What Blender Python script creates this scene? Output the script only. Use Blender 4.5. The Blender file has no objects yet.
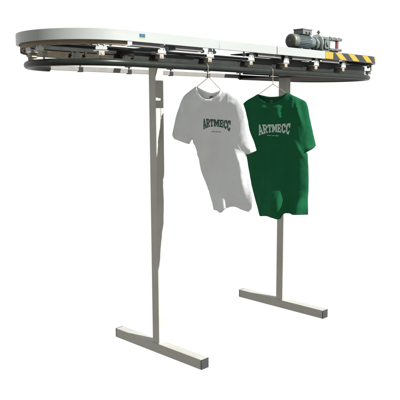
import bpy, bmesh, math, random
from mathutils import Vector, Matrix, noise
from mathutils.geometry import delaunay_2d_cdt
random.seed(4)
sc = bpy.context.scene
COL = sc.collection
PI = math.pi

# ------------------------------------------------------------ camera
cd = bpy.data.cameras.new("camera")
cam = bpy.data.objects.new("camera", cd)
COL.objects.link(cam)
fw = Vector((0.70860717, 0.69105534, -0.14254257))
rt = Vector((0.69771899, -0.71635774, -0.00444891))
up = Vector((0.10518592, 0.09630213, 0.98977867))
M = Matrix((rt, up, -fw)).transposed().to_4x4()
M.translation = Vector((-2.4981, -2.7847, 1.4689))
cam.matrix_world = M
cd.sensor_width = 36.0
cd.lens = 639.787 / 400 * 36.0
cd.clip_start = 0.05
cd.clip_end = 200
sc.camera = cam

# ------------------------------------------------------------ exposure, backdrop light, sun
sc.view_settings.view_transform = 'Standard'
sc.view_settings.look = 'None'
sc.view_settings.gamma = 1.0
sc.view_settings.exposure = 2.0
sc.render.film_transparent = False

world = bpy.data.worlds.new("World")
sc.world = world
world.use_nodes = True
wn = world.node_tree
wn.nodes.clear()
wo = wn.nodes.new('ShaderNodeOutputWorld')
bg = wn.nodes.new('ShaderNodeBackground')
tc = wn.nodes.new('ShaderNodeTexCoord')
sp = wn.nodes.new('ShaderNodeSeparateXYZ')
mr = wn.nodes.new('ShaderNodeMapRange')
mr.inputs['From Min'].default_value = -1
mr.inputs['From Max'].default_value = 1
cr = wn.nodes.new('ShaderNodeValToRGB')
e = cr.color_ramp.elements
# plain white all round; the unseen ground far below is a dull warm tone, the zenith a little cooler
e[0].position = 0.0;  e[0].color = (0.34, 0.28, 0.20, 1)
e[1].position = 1.0;  e[1].color = (0.52, 0.60, 0.66, 1)
for pos, c in ((0.20, (0.38, 0.31, 0.22, 1)), (0.265, (1, 1, 1, 1)), (0.74, (1, 1, 1, 1)), (0.85, (0.6, 0.66, 0.70, 1))):
    k = e.new(pos); k.color = c
wn.links.new(tc.outputs['Generated'], sp.inputs[0])
wn.links.new(sp.outputs['Z'], mr.inputs['Value'])
wn.links.new(mr.outputs['Result'], cr.inputs['Fac'])
# the side behind the viewer is less bright than the open white side in front
dp = wn.nodes.new('ShaderNodeVectorMath'); dp.operation = 'DOT_PRODUCT'
dp.inputs[1].default_value = (-0.80, -0.60, 0.0)
wn.links.new(tc.outputs['Generated'], dp.inputs[0])
m2_ = wn.nodes.new('ShaderNodeMapRange'); m2_.interpolation_type = 'SMOOTHSTEP'
m2_.inputs['From Min'].default_value = 0.15; m2_.inputs['From Max'].default_value = 0.85
m2_.inputs['To Min'].default_value = 0.0; m2_.inputs['To Max'].default_value = 1.0
wn.links.new(dp.outputs['Value'], m2_.inputs['Value'])
mxw = wn.nodes.new('ShaderNodeMixRGB')
wn.links.new(m2_.outputs['Result'], mxw.inputs['Fac'])
wn.links.new(cr.outputs['Color'], mxw.inputs['Color1'])
mxw.inputs['Color2'].default_value = (0.69, 0.67, 0.615, 1)
wn.links.new(mxw.outputs[0], bg.inputs['Color'])
bg.inputs['Strength'].default_value = 0.262
wn.links.new(bg.outputs[0], wo.inputs['Surface'])

sl = bpy.data.lights.new("sun", 'SUN')
sl.energy = 4.0
sl.angle = math.radians(0.5)
sl.color = (1.0, 0.99, 0.97)
sun = bpy.data.objects.new("sun", sl)
COL.objects.link(sun)
SUN = Vector((-0.25, 1.0, -0.70)).normalized()
sun.rotation_euler = SUN.to_track_quat('-Z', 'Y').to_euler()
sun.location = (1, -4, 4)


# ------------------------------------------------------------ materials
def mat(name, col, rough=0.5, metal=0.0, var=0.06, scale=14.0, bump=0.0, bscale=200.0, spec=0.5,
        stretch=(1, 1, 1), coat=0.0, trans=0.0, col2=None, col2_amt=0.0):
    m = bpy.data.materials.new(name)
    m.use_nodes = True
    t = m.node_tree
    b = t.nodes['Principled BSDF']
    out = t.nodes['Material Output']
    tcn = t.nodes.new('ShaderNodeTexCoord')
    mp = t.nodes.new('ShaderNodeMapping')
    mp.inputs['Scale'].default_value = stretch
    t.links.new(tcn.outputs['Object'], mp.inputs[0])
    nz = t.nodes.new('ShaderNodeTexNoise')
    nz.inputs['Scale'].default_value = scale
    nz.inputs['Detail'].default_value = 6
    t.links.new(mp.outputs[0], nz.inputs['Vector'])
    rp = t.nodes.new('ShaderNodeValToRGB')
    rp.color_ramp.elements[0].position = 0.3
    rp.color_ramp.elements[1].position = 0.7
    lo = tuple(max(0, c * (1 - var)) for c in col) + (1,)
    hi = tuple(min(1, c * (1 + var)) for c in col) + (1,)
    rp.color_ramp.elements[0].color = lo
    rp.color_ramp.elements[1].color = hi
    t.links.new(nz.outputs['Fac'], rp.inputs[0])
    src = rp.outputs[0]
    if col2:
        n2 = t.nodes.new('ShaderNodeTexNoise')
        n2.inputs['Scale'].default_value = scale * 3.1
        n2.inputs['Detail'].default_value = 8
        n2.inputs['Roughness'].default_value = 0.7
        t.links.new(mp.outputs[0], n2.inputs['Vector'])
        r2 = t.nodes.new('ShaderNodeValToRGB')
        r2.color_ramp.elements[0].position = 0.56
        r2.color_ramp.elements[1].position = 0.70
        r2.color_ramp.elements[0].color = (0, 0, 0, 1)
        r2.color_ramp.elements[1].color = (col2_amt,) * 3 + (1,)
        t.links.new(n2.outputs['Fac'], r2.inputs[0])
        mx = t.nodes.new('ShaderNodeMixRGB')
        t.links.new(r2.outputs[0], mx.inputs['Fac'])
        t.links.new(src, mx.inputs['Color1'])
        mx.inputs['Color2'].default_value = tuple(col2) + (1,)
        src = mx.outputs[0]
    t.links.new(src, b.inputs['Base Color'])
    b.inputs['Roughness'].default_value = rough
    b.inputs['Metallic'].default_value = metal
    b.inputs['Specular IOR Level'].default_value = spec
    b.inputs['Coat Weight'].default_value = coat
    rr = t.nodes.new('ShaderNodeMapRange')
    rr.inputs['To Min'].default_value = max(0.03, rough - 0.07)
    rr.inputs['To Max'].default_value = min(1, rough + 0.07)
    t.links.new(nz.outputs['Fac'], rr.inputs['Value'])
    t.links.new(rr.outputs['Result'], b.inputs['Roughness'])
    if bump:
        n3 = t.nodes.new('ShaderNodeTexNoise')
        n3.inputs['Scale'].default_value = bscale
        n3.inputs['Detail'].default_value = 3
        t.links.new(tcn.outputs['Object'], n3.inputs['Vector'])
        bp = t.nodes.new('ShaderNodeBump')
        bp.inputs['Strength'].default_value = bump
        bp.inputs['Distance'].default_value = 0.002
        t.links.new(n3.outputs['Fac'], bp.inputs['Height'])
        t.links.new(bp.outputs[0], b.inputs['Normal'])
    if trans:
        tr = t.nodes.new('ShaderNodeBsdfTranslucent')
        t.links.new(src, tr.inputs['Color'])
        mxs = t.nodes.new('ShaderNodeMixShader')
        mxs.inputs[0].default_value = trans
        t.links.new(b.outputs[0], mxs.inputs[1])
        t.links.new(tr.outputs[0], mxs.inputs[2])
        t.links.new(mxs.outputs[0], out.inputs['Surface'])
    return m


MT = dict(
    paint=mat('warm_grey_paint', (0.240, 0.236, 0.212), 0.42, var=0.09, scale=7, bump=0.12, bscale=380, col2=(0.19, 0.17, 0.125), col2_amt=0.25),
    rim=mat('pale_grey_paint', (0.176, 0.188, 0.181), 0.33, var=0.03, scale=5, bump=0.05, bscale=300, stretch=(0.4, 0.4, 3)),
    dark=mat('black_coat_and_shade', (0.008, 0.009, 0.008), 0.5, var=0.25, scale=30, bump=0.1, spec=0.2),  # black coat; on the far brackets its black stands for shade
    tube=mat('black_polished_tube', (0.008, 0.010, 0.008), 0.36, var=0.2, scale=12, spec=0.18),
    olive=mat('dark_brown_grey', (0.022, 0.017, 0.011), 0.75, var=0.2, scale=22, spec=0.12),  # dark brown grey for the far skirt and the tray
    tan=mat('tan_primer', (0.13, 0.105, 0.072), 0.6, var=0.12, scale=22, spec=0.2),
    strip=mat('grey_cover_paint', (0.10, 0.098, 0.096), 0.5, var=0.08, scale=22, spec=0.3),
    zinc=mat('dull_zinc', (0.42, 0.43, 0.42), 0.36, metal=0.6, var=0.1, scale=40),
    farrail=mat('grey_rail_paint', (0.105, 0.102, 0.093), 0.4, var=0.06, scale=16),
    plate=mat('white_bracket_paint', (0.20, 0.207, 0.203), 0.4, var=0.04, scale=30),
    beige=mat('beige_nylon', (0.17, 0.148, 0.108), 0.5, var=0.12, scale=60),
    plug=mat('black_plastic_plug', (0.011, 0.011, 0.011), 0.6, var=0.3, scale=60, bump=0.3),
    yellow=mat('yellow_tape', (0.20, 0.135, 0.005), 0.45, var=0.07, scale=35, col2=(0.10, 0.06, 0.006), col2_amt=0.35),
    black=mat('black_tape', (0.005, 0.004, 0.005), 0.5, var=0.3, scale=40),
    motor=mat('blue_grey_enamel', (0.052, 0.070, 0.074), 0.17, var=0.2, scale=30, coat=0.5),
    fan=mat('grey_fan_cowl', (0.06, 0.062, 0.048), 0.45, var=0.25, scale=70, bump=0.3),
    box=mat('terminal_box_grey', (0.07, 0.075, 0.07), 0.4, var=0.1, scale=40),
    gear=mat('cast_gearbox_grey', (0.055, 0.068, 0.061), 0.42, var=0.3, scale=50, bump=0.5, bscale=120),
    steel=mat('bright_steel', (0.5, 0.52, 0.52), 0.3, metal=0.8, var=0.1, scale=40),
    white=mat('white_label', (0.5, 0.5, 0.5), 0.5, var=0.03),
    red=mat('dark_red_paint', (0.09, 0.008, 0.012), 0.4, var=0.1, scale=40),
    wire=mat('brassy_hanger_wire', (0.25, 0.22, 0.165), 0.33, metal=0.5, var=0.12, scale=60),
    wshirt=mat('white_jersey', (0.55, 0.57, 0.58), 0.9, var=0.03, scale=12, bump=0.55, bscale=42, spec=0.1, trans=0.22),
    wrib=mat('white_rib', (0.54, 0.555, 0.56), 0.9, var=0.03, scale=80, bump=0.4, bscale=600, spec=0.1),
    gshirt=mat('green_jersey', (0.006, 0.078, 0.031), 0.9, var=0.08, scale=12, bump=0.55, bscale=42, spec=0.1, trans=0.08),
    grib=mat('green_rib', (0.006, 0.068, 0.027), 0.9, var=0.06, scale=80, bump=0.4, bscale=600, spec=0.1),
    gprint=mat('dark_green_ink', (0.004, 0.035, 0.022), 0.7, var=0.2, scale=60, col2=(0.12, 0.17, 0.15), col2_amt=0.2),
    wprint=mat('pale_ink', (0.36, 0.44, 0.41), 0.7, var=0.08, scale=60, col2=(0.08, 0.19, 0.12), col2_amt=0.3),
    tag=mat('grey_neck_tag', (0.06, 0.07, 0.075), 0.8),
    stk=mat('teal_sticker', (0.005, 0.048, 0.075), 0.4, var=0.1, scale=90),
    stk2=mat('dark_teal_ink', (0.005, 0.04, 0.08), 0.4),
    stk3=mat('lilac_ink', (0.04, 0.06, 0.11), 0.4),
)


# ------------------------------------------------------------ mesh helpers
def link(name, bm, m, parent=None, bevel=0.0, smooth=None, mats=None):
    me = bpy.data.meshes.new(name)
    bmesh.ops.recalc_face_normals(bm, faces=bm.faces[:])
    if smooth is not None:
        lim = math.radians(smooth)
        for f in bm.faces: f.smooth = True
        for ed in bm.edges:
            if len(ed.link_faces) == 2 and ed.calc_face_angle(0) > lim: ed.smooth = False
    bm.to_mesh(me); bm.free()
    for mm in (mats or [m]): me.materials.append(mm)
    o = bpy.data.objects.new(name, me)
    COL.objects.link(o)
    o.parent = parent
    if bevel:
        md = o.modifiers.new('bevel', 'BEVEL')
        md.width = bevel; md.segments = 2; md.limit_method = 'ANGLE'
    return o


def box(bm, x0, x1, y0, y1, z0, z1, mi=0):
    v = [bm.verts.new((x, y, z)) for x in (x0, x1) for y in (y0, y1) for z in (z0, z1)]
    for q in ((0, 1, 3, 2), (4, 6, 7, 5), (0, 4, 5, 1), (2, 3, 7, 6), (0, 2, 6, 4), (1, 5, 7, 3)):
        f = bm.faces.new([v[i] for i in q]); f.material_index = mi
    return v


def B(*a):
    bm = bmesh.new(); box(bm, *a); return bm


def cyl(bm, c, ax, r, h, n=32, r2=None, mi=0):
    """cylinder from point c along axis ax (unit), length h"""
    ax = Vector(ax).normalized()
    q = ax.to_track_quat('Z', 'Y')
    r2 = r if r2 is None else r2
    a, b = [], []
    for i in range(n):
        t = 2 * PI * i / n
        a.append(bm.verts.new(Vector(c) + q @ Vector((r * math.cos(t), r * math.sin(t), 0))))
        b.append(bm.verts.new(Vector(c) + q @ Vector((r2 * math.cos(t), r2 * math.sin(t), h))))
    for i in range(n):
        j = (i + 1) % n
        bm.faces.new((a[i], a[j], b[j], b[i])).material_index = mi
    bm.faces.new(a[::-1]).material_index = mi
    bm.faces.new(b).material_index = mi


def lathe(bm, c, ax, prof, n=40):
    ax = Vector(ax).normalized(); q = ax.to_track_quat('Z', 'Y'); rings = []
    for h, r in prof:
        rings.append([bm.verts.new(Vector(c) + q @ Vector((r * math.cos(2 * PI * i / n), r * math.sin(2 * PI * i / n), h))) for i in range(n)])
    for a, b in zip(rings, rings[1:]):
        for i in range(n):
            j = (i + 1) % n
            bm.faces.new((a[i], a[j], b[j], b[i]))
    bm.faces.new(rings[0][::-1]); bm.faces.new(rings[-1])


def sweep(bm, pts, r, n=8, closed=False, rz=None):
    """round (or flattened) section along points"""
    pts = [Vector(p) for p in pts]; N = len(pts); rings = []
    rz = rz or r
    ref = None
    for i, p in enumerate(pts):
        a = pts[(i - 1) % N] if (closed or i > 0) else p
        b = pts[(i + 1) % N] if (closed or i < N - 1) else p
        t = (b - a).normalized()
        if ref is None:
            ref = Vector((1, 0, 0)) if abs(t.x) < 0.8 else Vector((0, 0, 1))
        u = (ref - t * ref.dot(t)).normalized(); v = t.cross(u); ref = u
        rings.append([bm.verts.new(p + u * (r * math.cos(2 * PI * k / n)) + v * (rz * math.sin(2 * PI * k / n))) for k in range(n)])
    M_ = N if closed else N - 1
    for i in range(M_):
        a, b = rings[i], rings[(i + 1) % N]
        for k in range(n):
            j = (k + 1) % n
            bm.faces.new((a[k], a[j], b[j], b[k]))
    if not closed:
        bm.faces.new(rings[0][::-1]); bm.faces.new(rings[-1])


# the loop every running part follows: straights joined by half circles
XL, XR = -0.465, 1.742
RR = 0.3606
LS = XR - XL


def loop_pt(s, r):
    """s: 0 at (XL, near side) -> XR near, round the right end, back along the far side, round the left end. s in 'stations' 0..4"""
    s = s % 4.0
    if s <= 1: return Vector((XL + LS * s, -r, 0)), Vector((0, -1, 0))
    if s <= 2:
        t = -PI / 2 + PI * (s - 1); d = Vector((math.cos(t), math.sin(t), 0)); return Vector((XR, 0, 0)) + d * r, d
    if s <= 3: return Vector((XR - LS * (s - 2), r, 0)), Vector((0, 1, 0))
    t = PI / 2 + PI * (s - 3); d = Vector((math.cos(t), math.sin(t), 0)); return Vector((XL, 0, 0)) + d * r, d


def sx_near(x): return (x - XL) / LS
def sx_far(x): return 2 + (XR - x) / LS


def stations(s0, s1):
    out = [s0]; k = s0
    while k < s1 - 1e-9:
        seg = int(math.floor(k + 1e-9)) % 4
        step = 1 / 8 if seg in (0, 2) else 1 / 40
        nb = math.floor(k + 1e-9) + 1
        k = min(k + step, nb, s1); out.append(k)
    return out


def loop_sweep(bm, prof, s0=0.0, s1=4.0, mi=0):
    """prof: closed section of (radial distance, z)"""
    full = abs(s1 - s0 - 4) < 1e-6
    st = stations(s0, s1)
    if full: st = st[:-1]
    rings = []
    for s in st:
        ring = []
        for r, z in prof:
            p, d = loop_pt(s, r); ring.append(bm.verts.new((p.x, p.y, z)))
        rings.append(ring)
    n = len(prof); N = len(rings)
    for i in range(N if full else N - 1):
        a, b = rings[i], rings[(i + 1) % N]
        for k in range(n):
            j = (k + 1) % n
            bm.faces.new((a[k], a[j], b[j], b[k])).material_index = mi
    if not full:
        bm.faces.new(rings[0][::-1]).material_index = mi; bm.faces.new(rings[-1]).material_index = mi


def circ(rc, zc, r, n=20, rz=None):
    rz = rz or r
    return [(rc + r * math.cos(2 * PI * i / n), zc + rz * math.sin(2 * PI * i / n)) for i in range(n)]


def thing(name, label, cat, loc=(0, 0, 0), group=None):
    o = bpy.data.objects.new(name, None); COL.objects.link(o); o.location = loc
    o['label'] = label; o['category'] = cat
    if group: o['group'] = group
    o.empty_display_size = 0.1
    return o


# ------------------------------------------------------------ the conveyor
conv = thing('garment_conveyor', 'long oval overhead garment conveyor of pale grey metal standing on two T-shaped legs', 'conveyor')
H = 0.03
SPAN = 1.222
for k in (0, 1):
    x = SPAN * k
    link('post', B(x - H, x + H, -H, H, 2 * H + 0.0004, 1.785), MT['paint'], conv, bevel=0.0035)
    ft = link('foot_beam', B(x - H - 0.0002, x + H + 0.0002, -0.3775, 0.386, 0, 2 * H), MT['paint'], conv, bevel=0.0035)
    for y0, y1 in ((-0.3837, -0.3778), (0.3863, 0.3925)):
        c = B(x - H + 0.001, x + H - 0.001, y0, y1, 0.001, 2 * H - 0.001)
        s = -1 if y0 < 0 else 1
        yy = y0 if s < 0 else y1
        link('end_cap', c, MT['plug'], ft, bevel=0.001)
    wb = bmesh.new(); pts_ = []
    for (xa, ya), (xb, yb_) in (((-H, -H), (H, -H)), ((H, -H), (H, H)), ((H, H), (-H, H)), ((-H, H), (-H, -H))):
        for q in range(24):
            t = q / 24; pts_.append((x + (xa + (xb - xa) * t) * 1.005, (ya + (yb_ - ya) * t) * 1.02, 2 * H + 0.0012 + 0.0008 * math.sin(q * 1.9)))
    sweep(wb, pts_, 0.0028, 6, closed=True)
    link('weld_bead', wb, MT['paint'], ft, smooth=60)
    # beam across the head of the post, tying both sides of the rim
    link('cross_beam', B(x - 0.022, x + 0.022, -0.330, 0.330, 1.7855, 1.815), MT['dark'], conv, bevel=0.002)

ZT, ZB = 1.836, 1.786
def rim_prof(o=0.0, zt=0.0):
    R = RR + o; t = 0.003
    return [(R, ZB), (R, ZT + zt), (R - 0.03, ZT + zt), (R - 0.03, ZT + zt - t), (R - t, ZT + zt - t), (R - t, ZB + t), (R - 0.014, ZB + t), (R - 0.014, ZB)]
bm = bmesh.new(); loop_sweep(bm, rim_prof(0.003, 0.002), sx_far(0.14), 4 + sx_near(0.141))
link('rim_panel', bm, MT['rim'], conv, bevel=0.0012, smooth=20)
bm = bmesh.new(); loop_sweep(bm, rim_prof(), sx_near(0.1450), sx_near(0.6585))
link('rim_panel', bm, MT['rim'], conv, bevel=0.0012, smooth=20)
bm = bmesh.new(); loop_sweep(bm, rim_prof(0.0015, 0.0), sx_near(0.6615), sx_far(0.143))
link('rim_panel', bm, MT['rim'], conv, bevel=0.0012, smooth=20)
# black channel lining the rim, in which the chain runs
def chan(r, z0, z1, w=0.022, t=0.003):
    return [(r, z0), (r, z1), (r - w, z1), (r - w, z1 - t), (r - t, z1 - t), (r - t, z0 + t), (r - w, z0 + t), (r - w, z0)]
bm = bmesh.new(); loop_sweep(bm, chan(RR - 0.005, 1.7905, 1.8300), 0, 4)
link('chain_channel', bm, MT['dark'], conv, smooth=20)
# lower skirt strip: brown grey on the far side and round the left end
bm = bmesh.new()
RS = RR - 0.017
pr_ = [(RS, 1.7675), (RS, 1.7895), (RS - 0.003, 1.7895), (RS - 0.003, 1.7705), (RS - 0.030, 1.7705), (RS - 0.030, 1.7675)]
loop_sweep(bm, [(r, 1.748 if z < 1.768 else 1.751 if z < 1.775 else z) for r, z in pr_], sx_far(1.70), 3.35)
link('skirt_strip', bm, MT['olive'], conv, bevel=0.0008, smooth=20)
bm = bmesh.new()
loop_sweep(bm, pr_, 3.352, 4 - 0.02)
link('skirt_strip', bm, MT['tan'], conv, bevel=0.0008, smooth=20)
for a, b in ((-0.457, -0.275), (-0.17, 0.03), (0.50, 0.72), (0.84, 1.05), (1.17, 1.38)):
    bm = bmesh.new()
    loop_sweep(bm, [(RS, 1.7665), (RS, 1.7895), (RS - 0.003, 1.7895), (RS - 0.003, 1.7695), (RS - 0.045, 1.7695), (RS - 0.045, 1.7665)], sx_near(a), sx_near(b))
    link('cover_strip', bm, MT['strip'], conv, bevel=0.001, smooth=20)

# garment rail: black tube, with a grey length along most of the far side
RT_ = 0.312
ZR = 1.6875
a_, b_ = sx_far(1.10), sx_far(-0.60 + 0.14)
bm = bmesh.new(); loop_sweep(bm, circ(RT_, ZR, 0.0180), b_ + 0.05, 4 + a_ - 0.0)
rail = link('rail_tube', bm, MT['tube'], conv, smooth=50)
bm = bmesh.new(); loop_sweep(bm, [(RT_ - 0.006, ZR - 0.008), (RT_ - 0.006, ZR + 0.019), (RT_ + 0.006, ZR + 0.019), (RT_ + 0.006, ZR - 0.008)], a_ + 0.004, b_ + 0.046)
link('rail_strip', bm, MT['farrail'], conv, smooth=40, bevel=0.0015)['label'] = 'grey length of rail on the far side'
for x in (-0.30, 0.06, 0.41, 0.76, 1.10):
    s = sx_far(x); bm = bmesh.new()
    lo = s - 0.014 / LS; hi = s + 0.014 / LS
    loop_sweep(bm, [(RT_ - 0.009, ZR - 0.0125), (RT_ - 0.009, ZR + 0.016), (RT_ + 0.009, ZR + 0.016), (RT_ + 0.009, ZR - 0.0125)], lo, hi)
    link('rail_coupling', bm, MT['dark'], conv, smooth=50, bevel=0.001)


def bracket(s, painted_dim=False):
    p, d = loop_pt(s, 0)
    r0 = RT_
    o3, d3 = loop_pt(s, r0)
    ang = math.atan2(d3.y, d3.x)
    rb = random.Random(int(s * 1000))
    tilt = rb.uniform(-0.09, 0.09); twist = rb.uniform(-0.10, 0.10)
    R3 = Matrix.Translation(Vector((o3.x, o3.y, 0))) @ Matrix.Rotation(ang, 4, 'Z')
    R4 = R3 @ Matrix.Translation((0, 0, 1.725)) @ Matrix.Rotation(twist, 4, 'Z') @ Matrix.Rotation(tilt * 0.4, 4, 'X') @ Matrix.Translation((0, 0, -1.725))
    # local: +x outward, y along the rail
    bm = bmesh.new()
    x0, x1 = 0.0235, 0.0265
    prof = [(-0.013, 1.7895), (0.013, 1.7895), (0.014, 1.780), (0.029, 1.7490), (0.026, 1.7425), (-0.026, 1.7425), (-0.029, 1.7490), (-0.014, 1.780)]
    a = [bm.verts.new((x0, y, z)) for y, z in prof]; b = [bm.verts.new((x1, y, z)) for y, z in prof]
    bm.faces.new(a[::-1]); bm.faces.new(b)
    for i in range(len(prof)):
        j = (i + 1) % len(prof); bm.faces.new((a[i], a[j], b[j], b[i]))
    box(bm, -0.020, 0.0233, -0.034, 0.034, 1.7375, 1.7403)
    for y in (-0.013, 0.013):
        cyl(bm, (x1, y, 1.765), (1, 0, 0), 0.0045, 0.004, 6)
    bm.transform(R3)
    br = link('hanger_bracket', bm, MT['dark'] if painted_dim else MT['plate'], conv, bevel=0.0006)  # black instead of white paints shade onto the far brackets
    bm = bmesh.new()
    box(bm, -0.012, 0.0245, -0.0140, 0.0140, 1.7165, 1.7373)
    cyl(bm, (0, 0, ZR + 0.010), (0, 0, 1), 0.005, 0.020, 10)
    cyl(bm, (0.0245, 0.0, 1.725), (1, 0, 0), 0.005, 0.003, 6)
    bm.transform(R4)
    link('clamp_block', bm, MT['dark'] if painted_dim else MT['beige'], br, bevel=0.0015)
    # stub and roller of the carrier beside each bracket
    for y in (-0.047, 0.047):
        bm = bmesh.new()
        cyl(bm, (0.004, y, 1.7715), (1, 0, 0), 0.009, 0.014, 16)
        box(bm, 0.006, 0.010, y - 0.005, y + 0.005, 1.7725, 1.7900)
        bm.transform(R3)
        link('carrier_roller', bm, MT['dark'] if painted_dim else MT['gear'], br, smooth=40)


bracket(4 - 0.145)
for s in (4 - 0.44, 4 - 0.53, 4 - 0.82, 1.22, 1.5, 1.8): bracket(s)
for x in (-0.26, 0.097, 0.446, 0.786, 1.115, 1.446): bracket(sx_near(x))
for x in (-0.30, 0.06, 0.41, 0.76, 1.10, 1.45): bracket(sx_far(x), True)  # far set coloured black in place of the shade that hides it

# warning tape round the right-hand end: black with leaning yellow stripes
def near_s(x):
    if x <= XR: return sx_near(x)
    return 1 + (x - XR) / (PI * RR)


bm = bmesh.new()
RTp = RR + 0.0015
xs = [1.179, 1.25]
loop_sweep(bm, [(RTp + 0.0002, ZB + 0.0015), (RTp + 0.0002, ZT - 0.001), (RTp + 0.0008, ZT - 0.001), (RTp + 0.0008, ZB + 0.0015)], near_s(1.179), near_s(2.60))
tp = link('warning_tape', bm, MT['black'], conv, smooth=20)
bm = bmesh.new()
def stripe(xt0, xt1, xb0, xb1):
    n = 8; rows = []
    for i in range(n + 1):
        t = i / n; row = []
        for j in range(7):
            q = j / 6
            x = (xb0 + (xb1 - xb0) * q) * (1 - t) + (xt0 + (xt1 - xt0) * q) * t
            z = ZB + 0.0035 + (ZT - ZB - 0.0065) * t
            p, d = loop_pt(near_s(x), RTp + 0.0013)
            row.append(bm.verts.new((p.x, p.y, z)))
        rows.append(row)
    for a, b in zip(rows, rows[1:]):
        for j in range(6): bm.faces.new((a[j], a[j + 1], b[j + 1], b[j]))
stripe(1.180, 1.272, 1.180, 1.272)
for x in (1.296, 1.463, 1.645, 1.83, 2.01, 2.19, 2.37): stripe(x, x + 0.077, x + 0.067, x + 0.150)
link('yellow_stripes', bm, MT['yellow'], tp, smooth=30)

# maker's sticker on the rim
bm = bmesh.new()
yS = -(RR + 0.003) - 0.0006
def srect(x0, x1, z0, z1, k, mi):
    y = yS - 0.0003 * k
    box(bm, x0, x1, y, y + 0.0002, z0, z1, mi)
srect(-0.431, -0.392, 1.8015, 1.8255, 0, 3)
srect(-0.430, -0.3935, 1.8080, 1.8250, 1, 0)
def oring(cx, cz, r0, r1, mi, k):
    y = yS - 0.0003 * k - 0.0002; n = 16
    a = [bm.verts.new((cx + r0 * math.cos(2 * PI * i / n), y, cz + r0 * 1.1 * math.sin(2 * PI * i / n))) for i in range(n)]
    b = [bm.verts.new((cx + r1 * math.cos(2 * PI * i / n), y, cz + r1 * 1.1 * math.sin(2 * PI * i / n))) for i in range(n)]
    for i in range(n):
        j = (i + 1) % n; bm.faces.new((a[i], a[j], b[j], b[i])).material_index = mi
oring(-0.4215, 1.8165, 0.0026, 0.0062, 1, 2)
oring(-0.4025, 1.8165, 0.0026, 0.0062, 1, 2)
oring(-0.4025, 1.8165, 0.0003, 0.0020, 2, 2)
srect(-0.4130, -0.4108, 1.8088, 1.8242, 2, 2)
srect(-0.4275, -0.396, 1.8030, 1.8055, 2, 4)
link('logo_sticker', bm, None, conv, mats=[MT['stk'], MT['stk2'], MT['stk3'], MT['plate'], MT['yellow']])

# guard behind the near rail, tray under the drive end, and the wheel that turns the chain
bm = bmesh.new(); loop_sweep(bm, [(0.286, 1.708), (0.286, 1.766), (0.283, 1.766), (0.283, 1.708)], sx_near(0.52), sx_far(1.10))
link('guard_strip', bm, MT['dark'], conv, smooth=20)
bm = bmesh.new(); loop_sweep(bm, [(0.286, 1.707), (0.286, 1.744), (0.270, 1.752), (0.268, 1.750), (0.283, 1.742), (0.283, 1.707)], sx_near(-0.40), sx_near(0.518))
link('guard_strip', bm, MT['dark'], conv, smooth=20)
bm = bmesh.new()
ps = [loop_pt(s, 0.286)[0] for s in stations(sx_near(1.08), sx_far(1.08))]
for zz in (1.676, 1.681):
    bm.faces.new([bm.verts.new((q.x, q.y, zz)) for q in ps])
bm.verts.ensure_lookup_table(); n_ = len(ps)
for i in range(n_):
    j = (i + 1) % n_; bm.faces.new((bm.verts[i], bm.verts[j], bm.verts[n_ + j], bm.verts[n_ + i]))
link('tray', bm, MT['olive'], conv, bevel=0.001)
bm = bmesh.new()
lathe(bm, (XR, 0, 1.690), (0, 0, 1), [(0, 0.22), (0.004, 0.228), (0.016, 0.228), (0.020, 0.222), (0.070, 0.250), (0.074, 0.256), (0.092, 0.256)], 64)
link('drive_wheel', bm, MT['dark'], conv, smooth=30)
# deck plate on top of the right part, carrying the drive
link('deck_plate', B(0.98, 1.80, -0.30, 0.30, 1.8385, 1.8445), MT['dark'], conv, bevel=0.001)

# ------------------------------------------------------------ drive unit
MY, MZ = -0.085, 1.924
mot = bmesh.new()
lathe(mot, (1.175, MY, MZ), (1, 0, 0), [(0, 0.046), (0.006, 0.0475), (0.155, 0.0475), (0.158, 0.052), (0.176, 0.052), (0.180, 0.046), (0.225, 0.044), (0.230, 0.030)], 48)
for i in range(30):
    t = 2 * PI * i / 30
    if 0.30 * PI < t < 0.70 * PI: continue
    v = box(mot, 1.185, 1.328, -0.0011, 0.0011, 0.0468, 0.0535)
    R = Matrix.Translation((0, MY, MZ)) @ Matrix.Rotation(t - PI / 2, 4, 'X')
    bmesh.ops.transform(mot, matrix=R, verts=v)
for x in (1.20, 1.31):
    box(mot, x - 0.012, x + 0.012, MY - 0.05, MY + 0.05, 1.8447, 1.876)
motor = link('motor', mot, MT['motor'], conv, smooth=30, bevel=0.0008)
bm = bmesh.new()
lathe(bm, (1.122, MY, MZ), (1, 0, 0), [(0, 0.036), (0.003, 0.043), (0.009, 0.0470), (0.020, 0.0485), (0.0528, 0.0485)], 48)
cyl(bm, (1.1195, MY, MZ), (1, 0, 0), 0.008, 0.0024, 20)
for k, rr_ in enumerate((0.016, 0.023, 0.030)):
    pts = [(1.1212, MY + rr_ * math.cos(2 * PI * i / 40), MZ + rr_ * math.sin(2 * PI * i / 40)) for i in range(40)]
    sweep(bm, pts, 0.0012, 6, closed=True)
for i in range(8):
    t = 2 * PI * i / 8 + 0.2
    sweep(bm, [(1.1211, MY + 0.009 * math.cos(t), MZ + 0.009 * math.sin(t)), (1.1211, MY + 0.035 * math.cos(t), MZ + 0.035 * math.sin(t))], 0.0013, 6)
fc = link('fan_cover', bm, MT['fan'], motor, smooth=35)
bm = bmesh.new(); cyl(bm, (1.1180, MY, MZ), (1, 0, 0), 0.0042, 0.0013, 16)
link('hub_cap', bm, MT['beige'], motor)
tb = B(1.225, 1.345, MY - 0.040, MY + 0.040, 1.972, 2.0015)
box(tb, 1.222, 1.348, MY - 0.043, MY + 0.043, 2.0018, 2.0105)
box(tb, 1.240, 1.330, MY - 0.022, MY + 0.022, 1.955, 1.9718)
cyl(tb, (1.27, MY - 0.0402, 1.985), (0, -1, 0), 0.008, 0.010, 12)
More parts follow.
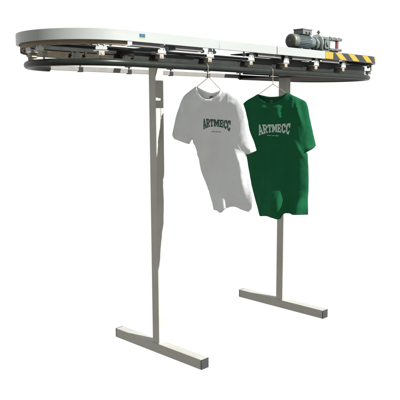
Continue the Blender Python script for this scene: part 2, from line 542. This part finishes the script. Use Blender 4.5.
cyl(tb, (1.31, MY - 0.0402, 1.985), (0, -1, 0), 0.008, 0.010, 12)
link('terminal_box', tb, MT['box'], motor, bevel=0.0025)

gb = bmesh.new()
lathe(gb, (1.406, MY, MZ - 0.004), (1, 0, 0), [(0, 0.040), (0.004, 0.049), (0.030, 0.051), (0.034, 0.044), (0.060, 0.040)], 40)
for i in range(8):
    t = 2 * PI * i / 8 + 0.3
    cyl(gb, (1.398, MY + 0.041 * math.cos(t), MZ - 0.004 + 0.041 * math.sin(t)), (1, 0, 0), 0.0048, 0.010, 6)
gear = link('gearbox', gb, MT['gear'], conv, smooth=30)
bm = bmesh.new(); lathe(bm, (1.468, MY, MZ + 0.004), (1, 0, 0), [(0, 0.058), (0.002, 0.061), (0.009, 0.061), (0.011, 0.058)], 44)
link('flange', bm, MT['steel'], gear, smooth=30)
bm = bmesh.new()
cyl(bm, (1.485, MY - 0.01, MZ + 0.060), (0, 0, 1), 0.006, 0.014, 10)
cyl(bm, (1.485, MY - 0.01, MZ + 0.0742), (0, 0, 1), 0.013, 0.010, 6)
cyl(bm, (1.485, MY - 0.01, MZ + 0.0844), (0, 0, 1), 0.007, 0.008, 10)
link('filler_plug', bm, MT['gear'], gear, bevel=0.0006)
bm = B(1.480, 1.585, MY - 0.048, MY + 0.048, 1.872, 1.972)
box(bm, 1.495, 1.570, MY - 0.0485 - 0.012, MY - 0.0482, 1.885, 1.958)
for x in (1.502, 1.562):
    for z in (1.892, 1.951):
        cyl(bm, (x, MY - 0.0607, z), (0, -1, 0), 0.005, 0.006, 6)
cyl(bm, (1.532, MY - 0.0607, 1.922), (0, -1, 0), 0.020, 0.008, 24)
box(bm, 1.485, 1.58, MY - 0.055, MY + 0.055, 1.8447, 1.8718)
link('gear_housing', bm, MT['gear'], gear, bevel=0.005)
bm = B(1.587, 1.765, MY - 0.050, MY + 0.050, 1.955, 1.974)
box(bm, 1.587, 1.765, MY - 0.050, MY + 0.050, 1.880, 1.897)
box(bm, 1.59, 1.61, MY - 0.040, MY + 0.040, 1.8972, 1.9548)
box(bm, 1.62, 1.74, MY - 0.030, MY + 0.030, 1.8447, 1.8798)
for x in (1.605, 1.675, 1.745):
    cyl(bm, (x, MY - 0.035, 1.9742), (0, 0, 1), 0.006, 0.006, 6)
    cyl(bm, (x, MY - 0.0502, 1.9645), (0, -1, 0), 0.0055, 0.004, 6)
    cyl(bm, (x, MY - 0.0502, 1.8885), (0, -1, 0), 0.0055, 0.004, 6)
fr = link('torque_frame', bm, MT['gear'], gear, bevel=0.0015)
link('label_plate', B(1.615, 1.688, MY - 0.036, MY + 0.030, 1.8975, 1.9545), MT['white'], gear, bevel=0.002)
link('limit_switch', B(1.700, 1.730, MY - 0.040, MY + 0.030, 1.8975, 1.9545), MT['red'], gear, bevel=0.003)


for o_ in (motor, gear):
    o_.scale.x = 0.90; o_.location.x = 0.155

# ------------------------------------------------------------ clothes
def catmull(pts, closed=False, corners=(), step=0.008):
    """resample; points whose index is in corners stay sharp"""
    P = [Vector(p) for p in pts]; N = len(P); out = []
    M_ = N if closed else N - 1
    idx = []
    for i in range(M_):
        p1, p2 = P[i], P[(i + 1) % N]
        p0 = P[i - 1] if (i > 0 or closed) and i not in corners else p1 - (p2 - p1)
        nx = (i + 1) % N
        p3 = P[(i + 2) % N] if (i + 2 < N or closed) and nx not in corners else p2 + (p2 - p1)
        n = max(1, int(round((p2 - p1).length / step)))
        idx.append(len(out))
        for k in range(n):
            t = k / n
            out.append(0.5 * ((2 * p1) + (p2 - p0) * t + (2 * p0 - 5 * p1 + 4 * p2 - p3) * t * t + (3 * p1 - p0 - 3 * p2 + p3) * t ** 3))
    if not closed: idx.append(len(out)); out.append(P[-1])
    return out, idx


def sstep(a, b, x):
    t = min(1, max(0, (x - a) / (b - a))); return t * t * (3 - 2 * t)


def segdist(p, a, b):
    ab = b - a; t = max(0, min(1, (p - a).dot(ab) / max(1e-12, ab.dot(ab)))); return (p - a - ab * t).length


def softplus(d, w): return w * math.log1p(math.exp(d / w)) if d / w < 30 else d


def shirt(name, label, xh, yb, m2, out_pts, corners, openings, fneck, bneck, wedges, ridges, bar, text, lines, cloth, rib, ink, seams, seed, arms):
    m1 = -0.10
    def X(y, z): return xh + m1 * (y + 0.335) + (m1 - m2) * softplus(yb - y, 0.03) * sstep(1.205, 1.25, z)
    def fold(y, z):
        f = 0.0
        for y0, y1, zt, zb, A, back, dt in wedges:   # a fold that steps away from the viewer as y falls, deepest at the hem
            a = sstep(zt, zb, z) * A
            if a <= 0: continue
            ys, ye = y0 + dt * (z - zb), y1 + dt * (z - zb)
            if y <= ys: f += 0
            elif y < ye: f -= a * sstep(ys, ye, y)
            else: f -= a * (1 - sstep(ye, ye + back, y))
        for yc, zc, sy, sz, a, sl_ in ridges:
            yy = y - yc - sl_ * (z - zc)
            f -= a * math.exp(-(yy / sy) ** 2 - ((z - zc) / sz) ** 2)
        f += 0.0085 * (noise.noise(Vector((y * 11 + seed + 1.5 * z, z * 1.4, seed))) ) + 0.0022 * noise.noise(Vector((y * 26, z * 7, seed * 3)))
        f += 0.0016 * noise.noise(Vector((y * 45 + z * 30, z * 14 - y * 20, seed * 7)))
        return f
    O, idx = catmull(out_pts, False, corners)
    closed_seg = []
    opens = set()
    for a, b in openings:
        for i in range(idx[a], idx[b]): opens.add(i)
    for i in range(len(O) - 1):
        if i not in opens: closed_seg.append((O[i], O[i + 1]))
    zhem = min(p.y for p in O) + 0.015
    def T(p):
        d = min(segdist(p, a, b) for a, b in closed_seg)
        q = min(1.0, d / 0.06)
        return 0.015 * (0.35 + 0.65 * sstep(zhem, zhem + 0.12, p[1])) * (0.6 * math.sin(q * PI / 2) + 0.4 * math.sqrt(max(0, 1 - (1 - q) ** 2)))
    (bz0, by0), (bz1, by1) = (bar[0][1], bar[0][0]), (bar[1][1], bar[1][0])
    def barf(y, z):
        if not (min(by0, by1) < y < max(by0, by1)): return 0
        zl = bz0 + (bz1 - bz0) * (y - by0) / (by1 - by0)
        return 0.0022 * math.exp(-((z - zl) / 0.005) ** 2)
    def P3(y, z, side, off=0.0):
        t = T(Vector((y, z)))
        b = barf(y, z) if side > 0 and t > 0.012 else 0
        return Vector((X(y, z) + fold(y, z) - side * t - b * side - off * side, y, z))
    root = thing(name, label, 't-shirt', (xh, -0.335, ZR), 't-shirts hanging from the conveyor')
    root_m = Matrix.Translation((-xh, 0.335, -ZR))
    whole = bmesh.new()
    bound = None
    for side, neck in ((1, fneck), (-1, bneck)):
        Nk, _ = catmull(neck, False)
        poly = O + Nk[1:-1]
        n0 = len(poly)
        pts = [Vector(p) for p in poly]; ring1 = []
        area = sum(poly[i].x * poly[(i + 1) % n0].y - poly[(i + 1) % n0].x * poly[i].y for i in range(n0))
        for i in range(n0):
            a_, c_ = poly[i], poly[(i + 1) % n0]
            tv = c_ - a_
            if tv.length < 1e-5: continue
            nv = Vector((-tv.y, tv.x)).normalized()
            if area < 0: nv = -nv
            ring1.append((a_ + c_) / 2 + nv * 0.0042)
        ys = [p[0] for p in poly]; zs = [p[1] for p in poly]
        g = 0.0075
        segs = [(poly[i], poly[(i + 1) % n0]) for i in range(n0)]
        def inside(p):
            c = False
            for a, b in segs:
                if (a.y > p.y) != (b.y > p.y) and p.x < (b.x - a.x) * (p.y - a.y) / (b.y - a.y) + a.x: c = not c
            return c
        for p in ring1:
            if inside(p) and min(segdist(p, a, b) for a, b in segs) > 0.0034 and all((p - q).length > 0.003 for q in pts[n0:]): pts.append(p)
        row = 0; z = min(zs)
        while z < max(zs):
            y = min(ys) + (g / 2 if row % 2 else 0)
            while y < max(ys):
                p = Vector((y, z))
                if inside(p) and min(segdist(p, a, b) for a, b in segs) > 0.0085: pts.append(p)
                y += g
            z += g * 0.87; row += 1
        vs, es, fs, _, _, _ = delaunay_2d_cdt(pts, [(i, (i + 1) % n0) for i in range(n0)], [list(range(n0))], 1, 1e-6)
        bv = [whole.verts.new(P3(v.x, v.y, side)) for v in vs]
        for f in fs:
            try: whole.faces.new([bv[i] for i in f])
            except ValueError: pass
        if side == 1: fr_ = Nk
        else: bk_ = Nk
    bmesh.ops.remove_doubles(whole, verts=whole.verts[:], dist=0.0004)
    whole.transform(root_m)
    me_o = link('fabric', whole, cloth, root, smooth=80)
    sd = me_o.modifiers.new('thick', 'SOLIDIFY'); sd.thickness = 0.0013; sd.offset = 0
    # ribbed collar
    bm = bmesh.new(); loops = []
    for wv in (0.0, 0.004, 0.008, 0.012, 0.0155):
        lp = []
        for rim_, side, off in ((fr_[:-1], 1, 0.0014), (bk_[::-1][:-1], -1, -0.0014)):
            m_ = len(rim_)
            for i, p in enumerate(rim_):
                a = rim_[max(0, i - 1)]; b = rim_[min(m_ - 1, i + 1)]
                t = (b - a).normalized(); nrm = Vector((-t.y, t.x))
                if nrm.y > 0: nrm = -nrm
                k = min(1.0, min(i, m_ - i) / 4.0)
                q = p + nrm * wv * (0.5 + 0.5 * k) + Vector((0, 0.0015))
                o_ = off * (1 - (wv / 0.0155) ** 4 * 0.7)
                lp.append(bm.verts.new(P3(q.x, q.y, side, o_)))
        loops.append(lp)
    for A_, B_ in zip(loops, loops[1:]):
        for i in range(len(A_)):
            j = (i + 1) % len(A_)
            bm.faces.new((A_[i], A_[j], B_[j], B_[i]))
    bm.transform(root_m)
    co_ = link('collar', bm, rib, root, smooth=70)
    sd = co_.modifiers.new('thick', 'SOLIDIFY'); sd.thickness = 0.0012; sd.offset = 0
    # hems of the sleeves and body: a folded double edge
    for a, b in openings:
        if b - a < 2 and (O[idx[a]] - O[idx[b]]).length < 0.03: continue
        row = O[idx[a] + 1:idx[b]]
        bm = bmesh.new()
        rows = [P3(p.x, p.y, 1, 0.0004) for p in row] + [P3(p.x, p.y, -1, 0.0004) for p in row[::-1]]
        sweep(bm, rows, 0.0013, 6, closed=True)
        bm.transform(root_m)
        link('bottom_hem' if (O[idx[a]] - O[idx[b]]).length > 0.2 and O[idx[a]].y < 1.1 else 'sleeve_hem', bm, rib, root, smooth=60)
    # stitched lines: sleeve seams and the stitching above each hem
    for a, b in seams:
        A_ = Vector(out_pts[a]); B_ = Vector(out_pts[b]); cen = Vector((-0.38, 1.30))
        A_ = A_ + (cen - A_) * 0.035; B_ = B_ + (cen - B_) * 0.09
        bow = (cen - (A_ + B_) / 2).normalized() * 0.016
        bm = bmesh.new()
        ln = []
        for i in range(41):
            t = i / 40; q = A_.lerp(B_, t) + bow * math.sin(PI * t)
            ln.append(P3(q.x, q.y, 1, 0.0005))
        sweep(bm, ln, 0.0008, 6); bm.transform(root_m)
        link('sleeve_seam', bm, rib, root, smooth=60)
    for a, b in openings:
        row = O[idx[a] + 2:idx[b] - 1]
        if len(row) < 8: continue
        tdir = (row[-1] - row[0]).normalized(); nrm = Vector((-tdir.y, tdir.x))
        if nrm.y < 0: nrm = -nrm
        bm = bmesh.new()
        sweep(bm, [P3(p.x + nrm.x * 0.019, p.y + nrm.y * 0.019, 1, 0.0004) for p in row], 0.0008, 6)
        bm.transform(root_m); link('hem_stitching', bm, rib, root, smooth=60)
    # neck tag inside the back
    mid = bneck[len(bneck) // 2]
    bm = bmesh.new()
    q = P3(mid[0], mid[1] - 0.026, -1, -0.003)
    box(bm, q.x - 0.0004, q.x + 0.0004, q.y - 0.012, q.y + 0.012, q.z - 0.010, q.z + 0.008)
    bm.transform(root_m); link('neck_tag', bm, MT['tag'], root)
    # lettering
    TL, BL, TM, BM_, TR, BR = [Vector(t) for t in text[:6]]
    def lag(a, b, c, u): return a * (2 * (u - .5) * (u - 1)) + b * (4 * u * (1 - u)) + c * (2 * u * (u - .5))
    bm = bmesh.new(); cnt = [0]
    def quad(q4, u0, u1, nn=5):
        cx_ = sum(q[0] for q in q4) / 4; cz_ = sum(q[1] for q in q4) / 4
        def ex_(v, c, k=0.025): return min(1, max(0, v + (k if v > c else -k)))
        q4 = [(ex_(q[0], cx_), ex_(q[1], cz_)) for q in q4]
        cnt[0] += 1; off = 0.0016 + 0.00012 * (cnt[0] % 9)
        rows = []
        for i in range(nn + 1):
            t = i / nn; row = []
            for j in range(nn + 1):
                s = j / nn
                a = (1 - s) * (1 - t); b = s * (1 - t); c = s * t; d = (1 - s) * t
                lx = a * q4[0][0] + b * q4[1][0] + c * q4[2][0] + d * q4[3][0]
                lz = a * q4[0][1] + b * q4[1][1] + c * q4[2][1] + d * q4[3][1]
                u = u0 + (u1 - u0) * lx
                top, bot = lag(TL, TM, TR, u), lag(BL, BM_, BR, u)
                y, z = bot.x + (top.x - bot.x) * lz, bot.y + (top.y - bot.y) * lz
                row.append(bm.verts.new(P3(y, z, 1, off)))
            rows.append(row)
        for a, b in zip(rows, rows[1:]):
            for j in range(nn): bm.faces.new((a[j], a[j + 1], b[j + 1], b[j]))
    def R_(x0, x1, z0, z1): return [(x0, z0), (x1, z0), (x1, z1), (x0, z1)]
    CC = [R_(0.04, .30, .24, .76), [(.04, .76), (.30, .76), (.44, .82), (.28, 1)], [(.28, 1), (.44, .82), (.66, .82), (.74, 1)],
          [(.74, 1), (.66, .82), (.70, .64), (.94, .64)], R_(.84, .94, .64, 1.0), [(.04, .24), (.28, 0), (.44, .18), (.30, .24)], [(.28, 0), (.74, 0), (.66, .18), (.44, .18)],
          [(.74, 0), (.95, .30), (.70, .34), (.66, .18)]]
    GL = {
        'A': [[(.06, 0), (.28, 0), (.56, 1), (.36, 1)], [(.70, 0), (.96, 0), (.62, 1), (.44, 1)], R_(.26, .72, .26, .40), R_(0, .36, 0, .13), R_(.62, 1, 0, .13)],
        'R': [R_(.10, .34, 0, 1), R_(.0, .44, 0, .13), R_(.0, .70, .85, 1), [(.70, 1), (.70, .85), (.66, .72), (.92, .78)], R_(.66, .92, .60, .78), [(.92, .60), (.66, .60), (.60, .54), (.72, .42)],
              R_(.34, .70, .42, .55), [(.44, .42), (.66, .42), (.98, 0), (.72, 0)], R_(.66, 1, 0, .12)],
        'T': [R_(.38, .62, 0, 1), R_(.02, .98, .83, 1), R_(.02, .16, .64, .83), R_(.84, .98, .64, .83), R_(.24, .76, 0, .13)],
        'M': [R_(.08, .27, 0, 1), R_(.73, .92, 0, 1), [(.14, 1), (.36, 1), (.58, .22), (.42, .22)], [(.64, 1), (.86, 1), (.58, .22), (.42, .22)], R_(0, .36, 0, .13), R_(.64, 1, 0, .13), R_(0, .26, .87, 1), R_(.74, 1, .87, 1)],
        'E': [R_(.12, .36, 0, 1), R_(.02, .92, .85, 1), R_(.02, .92, 0, .15), R_(.36, .70, .43, .57), R_(.80, .92, .66, .85), R_(.80, .92, .15, .34), R_(.60, .70, .36, .64)],
        'C': CC}
    word = 'ARTMECC'
    widths = {'A': 1.05, 'R': 1.05, 'T': 0.95, 'M': 1.25, 'E': 0.95, 'C': 0.95}
    tot = sum(widths[c] for c in word) + 0.05 * (len(word) - 1); u = 0
    for c in word:
        w = widths[c]
        for q4 in GL[c]: quad(q4, u / tot, (u + w) / tot)
        u += w + 0.05
    bm.transform(root_m)
    link('chest_lettering', bm, ink, root, smooth=60)
    bm = bmesh.new()
    # small line of lettering below: short dashes of tiny text
    if lines:
        (ya, za), (yb_, zb_) = lines
        n = 17; rnd = random.Random(seed)
        for i in range(n):
            if i in (6, 11): continue
            a = i / n; b = (i + 0.72) / n
            y0 = ya + (yb_ - ya) * a; y1 = ya + (yb_ - ya) * b; zc = za + (zb_ - za) * a
            h = rnd.choice((0.0030, 0.0036, 0.0042))
            vv = [bm.verts.new(P3(y, z, 1, 0.0018)) for y, z in ((y0, zc), (y1, zc), (y1, zc + h), (y0, zc + h))]
            bm.faces.new(vv)
    bm.transform(root_m)
    link('small_lettering', bm, ink, root, smooth=60)

    # the hanger: a thing of its own
    hg = thing('wire_hanger', arms['label'], 'clothes hanger', (xh, -0.335, ZR), 'wire hangers on the rail')
    def pl(y, z, dx=0.0): return Vector((xh + m1 * (y + 0.335) + dx, y, z)) - Vector((xh, -0.335, ZR))
    bm = bmesh.new()
    ap = arms['apex']
    hook = [pl(ap[0], ap[1])]
    hook += [pl(-0.335 + (ap[0] + 0.335) * .5, ap[1] + 0.015), pl(-0.334, ap[1] + 0.03)]
    # up and over the rail tube (centre y=-0.312, z=ZR)
    zc = ZR; rc = 0.0215
    for k in range(15):
        t = PI + math.radians(8) - math.radians(215) * k / 14
        hook.append(pl(-RT_ + rc * math.cos(t) * 1.02, zc + rc * math.sin(t) * 1.0 + 0.0))
    hk, _ = catmull([tuple(v) for v in hook], False, step=0.004)
    sweep(bm, hk, 0.0019, 8)
    # twist below the hook
    tw = []
    for k in range(25):
        t = k / 24; a = t * 6 * PI
        c = pl(ap[0] + 0.001 * 0, ap[1] + 0.020 * t)
        tw.append(c + Vector((0.0019 * math.cos(a), 0.0019 * math.sin(a), 0)))
    sweep(bm, tw, 0.0012, 6)
    link('hook', bm, MT['wire'], hg, smooth=60)
    bm = bmesh.new()
    def mid_(y, z): return Vector((X(y, z) + fold(y, z), y, z)) - Vector((xh, -0.335, ZR))
    def arm(n, s_):
        n = Vector(n); s_ = Vector(s_); d = s_ - n
        return [mid_(*(n + d * 0.04 + Vector((0, -0.007)))), mid_(*(n + d * 0.5 + Vector((0, -0.010)))), mid_(*(n + d * 0.86 + Vector((0, -0.013)))),
                mid_(*(n + d * 0.90 + Vector((0, -0.022)))), mid_(*(n + d * 0.80 + Vector((0, -0.026))))]
    loop = [pl(*ap)] + arm(out_pts[0], out_pts[1]) + arm(out_pts[-1], out_pts[-2])[::-1]
    L3, _ = catmull([tuple(q) for q in loop], True, corners=(0,), step=0.008)
    sweep(bm, L3, 0.0017, 8, closed=True)
    link('shoulder_wire', bm, MT['wire'], hg, smooth=60)
    return root


W_out = [(-0.249, 1.589), (-0.162, 1.534), (-0.116, 1.455), (-0.085, 1.36), (-0.073, 1.32), (-0.099, 1.297), (-0.137, 1.285), (-0.199, 1.266), (-0.222, 1.292), (-0.232, 1.278), (-0.254, 1.223), (-0.278, 1.162), (-0.328, 1.035), (-0.376, 0.907), (-0.421, 0.906), (-0.439, 0.898), (-0.476, 0.927), (-0.516, 0.937), (-0.565, 0.924), (-0.606, 0.916), (-0.627, 0.944), (-0.626, 1.022), (-0.605, 1.127), (-0.593, 1.193), (-0.586, 1.225), (-0.596, 1.225), (-0.636, 1.245), (-0.624, 1.287), (-0.601, 1.352), (-0.588, 1.415), (-0.568, 1.478), (-0.538, 1.517), (-0.477, 1.547), (-0.421, 1.57)]
shirt('t_shirt', 'white short-sleeved t-shirt with dark green lettering, on the left hanger beside the front post',
      0.083, -0.60, -0.50, W_out, {0, 4, 7, 13, 19, 24, 26, 33}, [(4, 7), (13, 19), (25, 26)],
      [(-0.421, 1.57), (-0.411, 1.543), (-0.374, 1.519), (-0.336, 1.514), (-0.291, 1.534), (-0.249, 1.589)],
      [(-0.421, 1.57), (-0.394, 1.556), (-0.347, 1.55), (-0.298, 1.561), (-0.249, 1.589)],
      [(-0.508, -0.462, 1.065, 0.95, 0.026, 0.13, 0.10)],
      [(-0.33, 1.20, 0.045, 0.25, 0.010, -0.35), (-0.20, 1.37, 0.03, 0.12, 0.008, 0.25), (-0.255, 1.30, 0.012, 0.06, 0.007, -0.7), (-0.29, 1.24, 0.014, 0.06, 0.006, -0.9), (-0.41, 1.03, 0.02, 0.10, 0.007, -0.25), (-0.57, 1.10, 0.02, 0.12, 0.006, 0.2), (-0.52, 1.25, 0.016, 0.10, 0.005, 0.5), (-0.44, 1.20, 0.05, 0.22, -0.010, -0.1)],
      [(-0.176, 1.519), (-0.532, 1.494)],
      [(-0.308, 1.411), (-0.318, 1.35), (-0.404, 1.406), (-0.404, 1.368), (-0.497, 1.401), (-0.494, 1.34)],
      [(-0.38, 1.339), (-0.428, 1.337)], MT['wshirt'], MT['wrib'], MT['gprint'], [(1, 8), (32, 24)], 3.1,
      dict(label='brassy wire hanger holding the white t-shirt', apex=(-0.339, 1.635)))

G_out = [(-0.224, 1.551), (-0.127, 1.501), (-0.062, 1.403), (-0.023, 1.268), (-0.109, 1.226), (-0.14, 1.265), (-0.141, 1.15), (-0.164, 1.05), (-0.2, 0.937), (-0.243, 0.804), (-0.252, 0.785), (-0.318, 0.796), (-0.376, 0.792), (-0.418, 0.788), (-0.44, 0.823), (-0.511, 0.825), (-0.59, 0.828), (-0.593, 1.009), (-0.585, 1.179), (-0.575, 1.203), (-0.602, 1.225), (-0.619, 1.242), (-0.616, 1.259), (-0.584, 1.398), (-0.563, 1.49), (-0.528, 1.517), (-0.437, 1.558)]
shirt('t_shirt', 'green short-sleeved t-shirt with pale lettering, on the right hanger in front of the rear post',
      0.656, -0.585, -0.75, G_out, {0, 3, 4, 5, 10, 16, 19, 21, 26}, [(3, 4), (10, 16), (19, 21)],
      [(-0.437, 1.558), (-0.422, 1.526), (-0.373, 1.502), (-0.316, 1.497), (-0.265, 1.515), (-0.224, 1.551)],
      [(-0.437, 1.558), (-0.386, 1.538), (-0.315, 1.533), (-0.265, 1.54), (-0.224, 1.551)],
      [(-0.475, -0.405, 1.14, 0.86, 0.042, 0.16, 0.0), (-0.59, -0.53, 0.98, 0.85, 0.030, 0.05, -0.35)],
      [(-0.40, 1.42, 0.036, 0.05, 0.022, 0.3), (-0.485, 1.47, 0.012, 0.07, 0.010, 0.1), (-0.52, 1.45, 0.012, 0.07, 0.010, 0.3), (-0.32, 1.465, 0.09, 0.018, 0.011, 0.0), (-0.25, 1.15, 0.05, 0.25, 0.008, -0.1), (-0.52, 1.24, 0.015, 0.07, 0.007, 0.7), (-0.35, 1.08, 0.022, 0.16, 0.006, 0.1), (-0.28, 0.92, 0.02, 0.10, 0.007, -0.2), (-0.53, 1.20, 0.04, 0.2, 0.008, 0.1)],
      [(-0.138, 1.467), (-0.524, 1.471)],
      [(-0.239, 1.365), (-0.254, 1.296), (-0.362, 1.367), (-0.363, 1.32), (-0.474, 1.376), (-0.468, 1.304)],
      [(-0.313, 1.297), (-0.395, 1.296)], MT['gshirt'], MT['grib'], MT['wprint'], [(1, 5), (25, 19)], 8.7,
      dict(label='brassy wire hanger holding the green t-shirt', apex=(-0.336, 1.611)))
